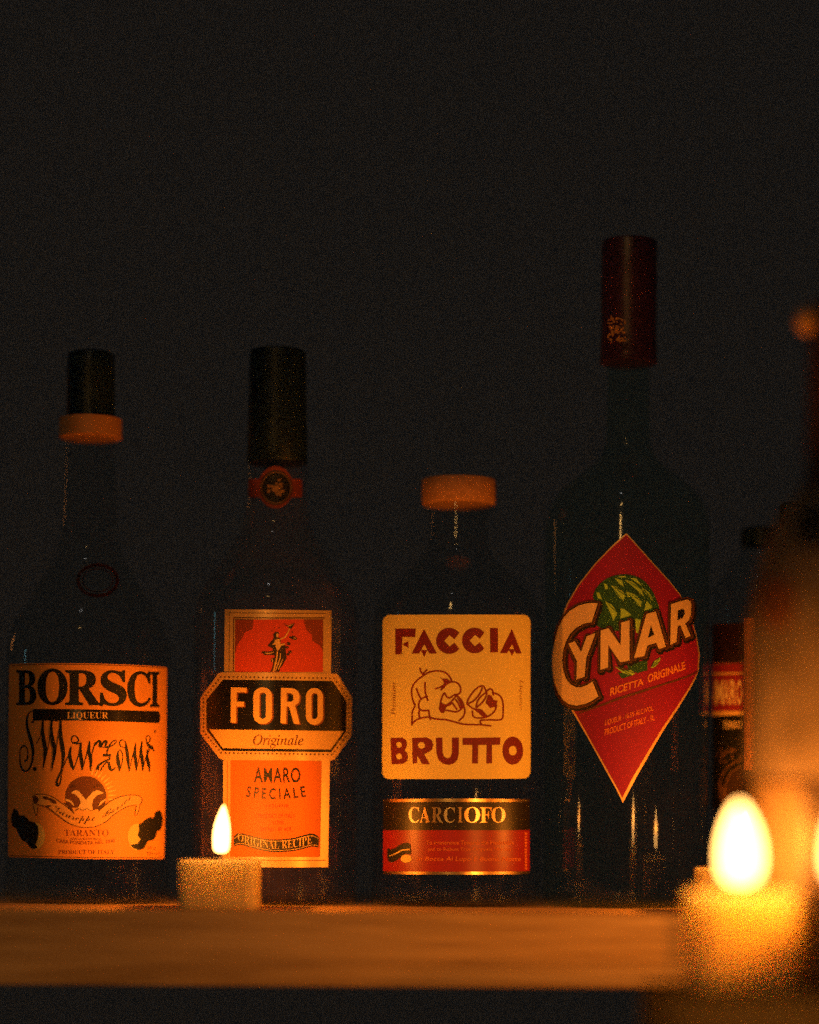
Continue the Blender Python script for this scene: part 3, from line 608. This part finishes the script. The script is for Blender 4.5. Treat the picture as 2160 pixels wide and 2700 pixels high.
a = Art(Kc); 
for i in range(60): a.ell(495 + random.uniform(-55, 55), 640 + random.uniform(-75, 80), random.uniform(4, 15), random.uniform(3, 11), n=8, rot=random.uniform(0, 3))
a.make("capsule_crest", v, paper("crest_ink", (0.34, 0.16, 0.05)), v.root, 16)
J = T(1420, 1350, 480, 1294); Hh = T(1450, 1500, 400, 1725)
out = [(625, 150), (700, 232), (820, 368), (930, 488), (1010, 588), (1062, 690), (1098, 780), (1128, 900), (1146, 1010), (1140, 1110), (1120, 1180), (1080, 1255), (1000, 1385), (900, 1535), (800, 1705), (700, 1878), (600, 2068), (560, 1985), (450, 1785), (350, 1605), (250, 1432), (170, 1310), (112, 1150), (105, 1010), (120, 890), (160, 760), (205, 650), (280, 520), (400, 368), (520, 244)]
a = Art(J); a.poly(out); lab = a.make("label", v, GOLD, v.root, 1)
a = Art(J); a.poly([(625, 160), (815, 372), (925, 492), (1005, 592), (1057, 692), (1093, 782), (1122, 900), (1139, 1010), (1133, 1105), (1110, 1180), (1066, 1255), (984, 1385), (880, 1535), (778, 1705), (676, 1878), (596, 2032), (566, 1970), (458, 1775), (358, 1598), (258, 1425), (178, 1305), (120, 1150), (112, 1010), (127, 890), (166, 765), (212, 655), (286, 527), (405, 375), (524, 252)])
a.make("red_field", v, CRIMSON, lab, 2)
a = Art(J); a.poly([(372, 1395), (600, 1330), (800, 1262), (1000, 1190), (1128, 1140), (1133, 1105), (1110, 1180), (1066, 1255), (984, 1385), (880, 1535), (778, 1705), (676, 1878), (596, 2032), (566, 1970), (458, 1775), (358, 1598), (270, 1440)]); a.make("lower_field", v, DARKRED, lab, 3)
a = Art(Hh); a.stroke([(330, 1640, 14), (560, 1560, 22), (800, 1470, 24), (1100, 1375, 22), (1560, 1225, 18), (1680, 1165, 10)], 10); a.make("dividing_line", v, BROWN2, lab, 4)
a = Art(Hh); a.poly(smooth([(495, 340), (510, 250), (560, 180), (640, 115), (740, 75), (860, 62), (980, 86), (1080, 145), (1160, 240), (1212, 350), (1242, 450), (1200, 560), (1050, 640), (900, 700), (700, 700), (560, 660), (520, 600), (590, 480), (575, 400)], 4, True)); a.poly([(770, 1180), (870, 1180), (968, 1188), (900, 1225), (818, 1246)]); a.poly([(870, 1085), (1112, 1035), (1110, 1150), (1000, 1185), (900, 1150)])
a.make("artichoke", v, GREEN, lab, 4)
a = Art(Hh)
lv = [[(695, 188), (755, 200), (820, 245), (858, 300), (834, 368), (790, 330)], [(848, 122), (940, 145), (1040, 228), (1070, 318), (1020, 285), (960, 230)], [(868, 258), (960, 288), (1045, 368), (1034, 438), (985, 400), (930, 320), (885, 320)], [(628, 368), (700, 400), (768, 500), (722, 596), (690, 520)], [(1042, 204), (1120, 258), (1190, 372), (1150, 350), (1085, 280)], [(738, 104), (820, 128), (842, 205), (790, 170)], [(912, 102), (985, 108), (1048, 195), (980, 150)], [(612, 162), (650, 178), (664, 228), (630, 232)], [(528, 268), (562, 268), (595, 350), (545, 332)], [(808, 448), (850, 458), (930, 525), (802, 565)], [(1102, 362), (1168, 440), (1072, 474)], [(972, 562), (1034, 580), (1005, 735), (980, 722)], [(740, 1108), (832, 1158), (920, 1148), (972, 1190), (932, 1212), (828, 1182)], [(1148, 1132), (1188, 1050), (1258, 1002), (1252, 1052), (1200, 1112)], [(770, 82), (860, 80), (870, 98), (800, 96)]]
for l in lv: a.poly(l)
a.make("artichoke_leaves", v, OLIVE, lab, 5)
a = Art(Hh)
for l in lv[:5] + lv[12:14]:
    x0, y0 = l[0]; 
    for q in (l[len(l) // 2], l[len(l) // 2 - 1], l[len(l) // 2 + 1]): a.stroke([(x0 + (q[0] - x0) * .2, y0 + (q[1] - y0) * .2, 3), (x0 + (q[0] - x0) * .6, y0 + (q[1] - y0) * .6, 9), (x0 + (q[0] - x0) * .98, y0 + (q[1] - y0) * .98, 5)], 4, sm=False)
a.make("leaf_veins", v, GREEN, lab, 6)
letters = [[(545, 392), (476, 605), (385, 622), (300, 668), (230, 740), (180, 830), (150, 930), (140, 1040), (150, 1150), (185, 1250), (230, 1310), (300, 1346), (360, 1346), (420, 1322), (485, 1280), (552, 1450), (480, 1500), (400, 1536), (300, 1556), (220, 1540), (150, 1490), (95, 1410), (55, 1300), (32, 1180), (28, 1060), (35, 940), (60, 800), (100, 660), (160, 550), (230, 475), (320, 420), (420, 392), (500, 386)],
    [(210, 850), (285, 822), (355, 945), (420, 765), (520, 730), (415, 1010), (395, 1225), (302, 1258), (308, 1050)], [(578, 700), (668, 675), (805, 870), (812, 610), (906, 585), (906, 1040), (800, 1062), (665, 865), (663, 1120), (575, 1148)],
    [(1100, 510), (1205, 485), (1320, 885), (1240, 912), (1210, 840), (1110, 870), (1075, 990), (958, 1014)], [(1378, 402), (1470, 372), (1560, 348), (1594, 362), (1608, 400), (1605, 520), (1582, 582), (1540, 622), (1602, 760), (1545, 786), (1482, 640), (1455, 652), (1440, 830), (1370, 866)]]
holes = [[], [], [], [[(1150, 640), (1187, 750), (1115, 785)]], [[(1455, 472), (1506, 452), (1532, 470), (1535, 510), (1512, 558), (1450, 586)]]]
for nm, w, dx, dy, mt, ly in (("lettering_shadow", 96, 14, 16, INK, 6), ("lettering_outline", 66, 3, 4, BROWN2, 8), ("lettering_edge", 22, 0, 0, INK, 10)):
    a = Art(Hh)
    for l, h in zip(letters, holes):
        q = [(x + dx, y + dy) for x, y in l]; a.poly(q); a.stroke(q, w, closed=True, sm=False)
        for x, y in q: a.ell(x, y, w * .5, w * .5, n=10)
    # the C and R touch the curving side of the bottle: keep the outline on the label
    a.v = [(max(x, 1459 if y > 1500 + 150 else 1470), y) for x, y in a.v]
    a.make(nm, v, mt, lab, ly)
a = Art(Hh)
for l, h in zip(letters, holes): a.poly(l, *h)
a.make("lettering", v, CREAMP, lab, 12)
a = Art(Hh)
for ch_s, q in (("RICETTA", ((690, 1352), (1065, 1240), (1068, 1318), (684, 1448))), ("ORIGINALE", ((1115, 1200), (1532, 1052), (1546, 1140), (1112, 1300)))): a.text(ch_s, q, bold=0.02)
a.make("slanted_lettering", v, paper("tangerine_ink", (0.82, 0.28, 0.05)), lab, 4)
a = Art(J); a.text("LIQUEUR - 16.5% ALC./VOL.", ((476, 1478), (818, 1374), (822, 1414), (470, 1526)), bold=0.01); TS = paper("tangerine_ink_small", (0.75, 0.20, 0.04)); a.make("small_lettering", v, TS, lab, 5); a = Art(J); a.text("PRODUCT OF ITALY - 1L", ((474, 1542), (822, 1438), (826, 1480), (470, 1590)), bold=0.01); a.make("small_lettering", v, TS, lab, 5)

# ------------------------------------------------------------------ bottle 5: small, behind, red band
v = Vessel("small_bottle", "small dark bottle with a red and gold band label, half hidden on the right", "bottle",
           1600 * k_, 1450 * k_, 104 * k_, 0.0,
           [dd([(1150, 40), (1152, 42)]), dd([(1152, 42), (1178, 55), (1215, 84), (1245, 98), (1280, 104)]), dd([(1280, 104), (1500, 104)]), foot(104)], glass("black_glass", (0.86, 0.90, 0.90), glow_film=0.003), axis_y=0.068)
v.lathe("cap", [(v.zrow(r * k_), h * k_ * v.k) for r, h in ((1112, 34), (1116, 41), (1150, 41), (1151, 38))], CAPBLACK, v.root)
L = T(1700, 1200, 460, 661)
def band(a, y0, y1): 
    xs = [256 + i * 24 for i in range(12)]; return a.poly([(x, y0 - 5 * math.sin((x - 256) / 290 * 3.14)) for x in xs] + [(x, y1 - 3 * math.sin((x - 256) / 290 * 3.14)) for x in reversed(xs)])
a = Art(L); band(a, 640, 1340); lab = a.make("label", v, paper("black_paper", (0.007, 0.006, 0.006)), v.root, 1)
a = Art(L); band(a, 640, 790); a.make("upper_panel", v, paper("wine_paper", (0.022, 0.007, 0.007)), lab, 2)
a = Art(L); band(a, 790, 988); a.make("gold_panel", v, GOLDP, lab, 2)
a = Art(L); band(a, 792, 826); band(a, 834, 972); a.make("red_panel", v, paper("carmine_paper", (0.26, 0.018, 0.03)), lab, 3)
a = Art(L)
for ch, x0, x1 in (("A", 250, 269), ("M", 270, 298), ("A", 299, 321), ("R", 324, 347), ("O", 349, 371)): a.text(ch, (max(x0, 259), 852, x1, 946), bold=0.02)
a.text("FERRO", (300, 1008, 372, 1036), bold=0.01)
a.make("lettering", v, CREAMP, lab, 4)
a = Art(L); a.ell(385, 1262, 82, 88, hole=(76, 82), n=40); a.ell(385, 1262, 104, 112, hole=(98, 106), n=40); a.stroke([(282, 1240, 3), (300, 1280, 10), (296, 1310, 3)], 4)
for i in range(22): a.ell(random.uniform(275, 345), random.uniform(1110, 1165), random.uniform(2, 7), random.uniform(2, 5), n=7, rot=random.uniform(0, 3))
a.text("VI", (355, 1132, 374, 1158))
a.make("seal_ring", v, paper("bronze_ink", (0.14, 0.065, 0.022)), lab, 3)
a = Art(L); a.ell(385, 1262, 74, 80, n=36); a.make("seal", v, paper("seal_brown", (0.035, 0.016, 0.010)), lab, 2)

# ------------------------------------------------------------------ bottle 6: sliver of an orange-brown label
v = Vessel("small_bottle", "bottle with a tall orange-brown label, a thin strip showing left of the blurred bottle", "bottle",
           1680 * k_, 1450 * k_, 114 * k_, 0.0,
           [dd([(1110, 34), (1112, 36)]), dd([(1112, 36), (1160, 38)]), dd([(1160, 38), (1200, 60), (1240, 92), (1265, 106), (1296, 114)]), dd([(1296, 114), (1500, 114)]), foot(114)], G_smoke, axis_y=0.0)
v.lathe("cap", [(v.zrow(r * k_), h * k_ * v.k) for r, h in ((1060, 34), (1064, 40), (1110, 40), (1111, 36))], CAPBLACK, v.root)
a = Art(lambda p: (p[0] * k_, p[1] * k_)); a.poly([(1567, 1302)] + [(1567 + i * 22, 1300) for i in range(1, 10)] + [(1567 + i * 22, 1622) for i in range(9, 0, -1)] + [(1567, 1620)]); lab = a.make("label", v, mat("kraft_label", (0.52, 0.20, 0.06), 0.55, 0, 0.3, noise=0.3, nscale=160), v.root, 1)

# ------------------------------------------------------------------ candles
def flame(name, x, y, z0, h, w, lean, material, parent, n=14):
    prof = [(0, .35), (.015, .62), (.05, .84), (.12, .95), (.28, 1.0), (.45, .97), (.58, .87), (.70, .70), (.8, .51), (.9, .29), (.965, .12), (1, .02)]
    if material is F_front: prof = [(0, .3), (.02, .52), (.06, .76), (.15, .93), (.3, 1.0), (.48, .95), (.63, .83), (.76, .65), (.87, .44), (.95, .25), (.985, .13), (1, .03)]
    vs, fs = [], []
    for u, r in prof:
        for i in range(n):
            t = 2 * math.pi * i / n; vs.append((x + lean * u * u + r * w / 2 * math.cos(t), y + r * w / 2 * math.sin(t), z0 + u * h))
    for j in range(len(prof) - 1):
        for i in range(n): fs.append((j * n + i, j * n + (i + 1) % n, (j + 1) * n + (i + 1) % n, (j + 1) * n + i))
    fs.append(tuple(range(n - 1, -1, -1)))
    me = bpy.data.meshes.new(name); me.from_pydata(vs, [], fs)
    for p in me.polygons: p.use_smooth = True
    power = 0.46 if material is F_shelf else 0.54
    lamp = point_lamp('flame_light', (x + lean * .25, y, z0 + h * .5), power, w * .32, FLAME); lamp.visible_camera = False
    return link(name, me, material, parent)
def wick(x, y, z0, z1, parent):
    vs, fs = [], []; n = 8; pr = [(0, .0007, 0), (.5, .0007, .0003), (.8, .0008, .0009), (1, .0006, .0016)]
    for u, r, dx in pr:
        for i in range(n): t = 2 * math.pi * i / n; vs.append((x + dx + r * math.cos(t), y + r * math.sin(t), z0 + u * (z1 - z0)))
    for j in range(3):
        for i in range(n): fs.append((j * n + i, j * n + (i + 1) % n, (j + 1) * n + (i + 1) % n, (j + 1) * n + i))
    fs.append(tuple(range((3) * n, 4 * n)))
    me = bpy.data.meshes.new("wick"); me.from_pydata(vs, [], fs); return link("wick", me, WICK, parent)
def block_candle(label, x0, x1, y0, y1, zb, zt, fx, fz0, fh, fw, lean, fm, group):
    fy = (y0 + y1) / 2
    r = tag(empty("candle", ((x0 + x1) / 2, fy, zb)), label, "candle", group)
    box("wax_body", x0, x1, y0, y1, zb, zt, WAX_FRONT if fm is F_front else WAX, r, bev=0.0012, vbev=0.006, top_dip=0.0012)
    wick(fx, fy, zt - 0.002, fz0 + 0.004, r)
    flame("flame", fx, fy, fz0, fh, fw, lean, fm, r)
GRP = "lit candles"
def d(px, py, y): return place_d(px, py, y)
y0, y1 = -0.068, -0.030; ym = (y0 + y1) / 2
block_candle("short square candle burning in front of the octagonal plaque bottle", d(373.5, 1860, y0).x, d(542, 1860, y0).x, y0, y1, 0.0, d(460, 1811, y0).z, d(466, 1750, ym).x,
             d(466, 1795, ym).z, d(466, 1695, ym).z - d(466, 1795, ym).z, 0.0080, 0.0012, F_shelf, GRP)
xl = d(1478, 1860, y0).x
block_candle("square candle on the shelf behind the large blurred flame", xl, xl + 0.043, y0, y1, 0.0, d(1540, 1828, y0).z, d(1566, 1750, ym).x,
             d(1566, 1808, ym).z, 0.024, 0.0084, 0.0005, F_shelf, GRP)
yc = -0.235; c = d(1561, 1778, yc)
LED = -0.0265
block_candle("large out of focus candle in the foreground, nearest the shelf corner", c.x - 0.022, c.x + 0.022, yc - 0.022, yc + 0.022, LED, c.z - 0.0200, c.x, c.z - 0.0165, 0.0340, 0.0178, -0.0008, F_front, GRP)
yq = -0.284; c2 = d(1770, 1775, yq)
r = tag(empty("candle", (c2.x, yq, LED)), "out of focus candle in an amber cup at the right edge", "candle", GRP)
cup = []
class Spin: pass
def spin(name, x, y, prof, material, parent, n=40):
    vs, fs = [], []
    for z, rr in prof:
        for i in range(n): t = 2 * math.pi * i / n; vs.append((x + rr * math.cos(t), y + rr * math.sin(t), z))
    for j in range(len(prof) - 1):
        for i in range(n): fs.append((j * n + i, j * n + (i + 1) % n, (j + 1) * n + (i + 1) % n, (j + 1) * n + i))
    fs.append(tuple(range(n))); fs.append(tuple(range((len(prof) - 1) * n, len(prof) * n)))
    me = bpy.data.meshes.new(name); me.from_pydata(vs, [], fs); bm = bmesh.new(); bm.from_mesh(me); bmesh.ops.recalc_face_normals(bm, faces=bm.faces[:]); bm.to_mesh(me); bm.free()
    for p in me.polygons: p.use_smooth = True
    me.set_sharp_from_angle(angle=math.radians(45)); return link(name, me, material, parent)
zt = c2.z - 0.019
spin("cup", c2.x, yq, [(LED, 0.0105), (LED + 0.002, 0.0125), (zt + .003, 0.0135), (zt + .003, 0.0125), (zt - 0.004, 0.0124)], mat("amber_cup", (0.30, 0.15, 0.06), 0.5), r)
spin("wax_body", c2.x, yq, [(zt - 0.0035, 0.0123), (zt - 0.0002, 0.0123), (zt, 0.011)], WAX, r)
wick(c2.x, yq, zt - 0.001, c2.z - 0.010, r)
flame("flame", c2.x, yq, c2.z - 0.0145, 0.029, 0.0105, 0.0005, F_front, r)

# ------------------------------------------------------------------ foreground ledge and the blurred bottle on it
xa = d(1352, 2085, -0.222).x; xb = d(1385, 2120, -0.60).x
pl = [(xa, -0.222), (xa + 0.012, -0.212), (0.155, -0.195), (0.170, -0.135), (0.8, -0.135), (0.8, -0.70), (xb, -0.70)]
bm = bmesh.new(); f = bm.faces.new([bm.verts.new((x, y, LED)) for x, y in pl])
r_ = bmesh.ops.extrude_face_region(bm, geom=[f]); bmesh.ops.translate(bm, verts=[e for e in r_['geom'] if isinstance(e, bmesh.types.BMVert)], vec=(0, 0, -0.03))
bmesh.ops.recalc_face_normals(bm, faces=bm.faces[:]); me = bpy.data.meshes.new("foreground_ledge"); bm.to_mesh(me); bm.free()
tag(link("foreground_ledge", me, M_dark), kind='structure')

v = Vessel("foreground_bottle", "large out of focus tan bottle with dark prints at right edge behind the foreground flame", "bottle",
           1764 * k_, 1500 * k_, 190 * k_, LED,
           [dd([(958, 60), (960, 66)]), dd([(960, 66), (1010, 72), (1050, 96), (1090, 128), (1150, 153), (1240, 178), (1310, 190)]), dd([(1310, 190), (1560, 190)]), foot(190)], mat("dark_glaze", (0.03, 0.018, 0.012), 0.35, 0, 0.5), 'body', axis_y=-0.178)
v.lathe("capsule", [(v.zrow(r * k_), h * k_ * v.k) for r, h in ((640, 58), (646, 66), (800, 67), (957, 70), (958, 60))], mat("wine_capsule", (0.045, 0.022, 0.022), 0.4, 0, 0.5, bump=0.2), v.root)
rows = [1040, 1050, 1070, 1090, 1120, 1150, 1200, 1240, 1280, 1310, 1400, 1500, 1600, 1640]
slv = v.lathe("label_sleeve", [(v.zrow(r * k_), v.radius(v.zrow(r * k_)) + 0.0003) for r in rows], mat("buff_paper", (0.115, 0.092, 0.075), 0.6, 0, 0.2, noise=0.45, nscale=38), v.root)
v.vstep = 12
P = lambda p: (p[0] * k_, p[1] * k_)
a = Art(P); a.ell(1637, 1270, 40, 58, n=30); a.make("dark_print", v, BROWN2, slv, 6)
a = Art(P); a.ell(1716, 1108, 40, 50, n=30); a.make("dark_print", v, INK, slv, 6)
a = Art(P); a.poly([(1592, 1652), (1640, 1650), (1686, 1652), (1694, 1690), (1694, 1850), (1686, 1900), (1600, 1900), (1592, 1850)]); a.make("lower_label", v, paper("straw_paper", (0.12, 0.085, 0.05)), v.root, 1)
bd = place(1704 * k_, 676 * k_, -0.178)  # added orange ball, stands in for a blurred flame highlight on the capsule
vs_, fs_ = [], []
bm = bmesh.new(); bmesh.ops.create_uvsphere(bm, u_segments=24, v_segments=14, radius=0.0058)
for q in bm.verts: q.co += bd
me = bpy.data.meshes.new("glint_bead"); bm.to_mesh(me); bm.free()
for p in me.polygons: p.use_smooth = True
link("glint_bead", me, paper("glint_orange", (0.55, 0.30, 0.10)), v.root)
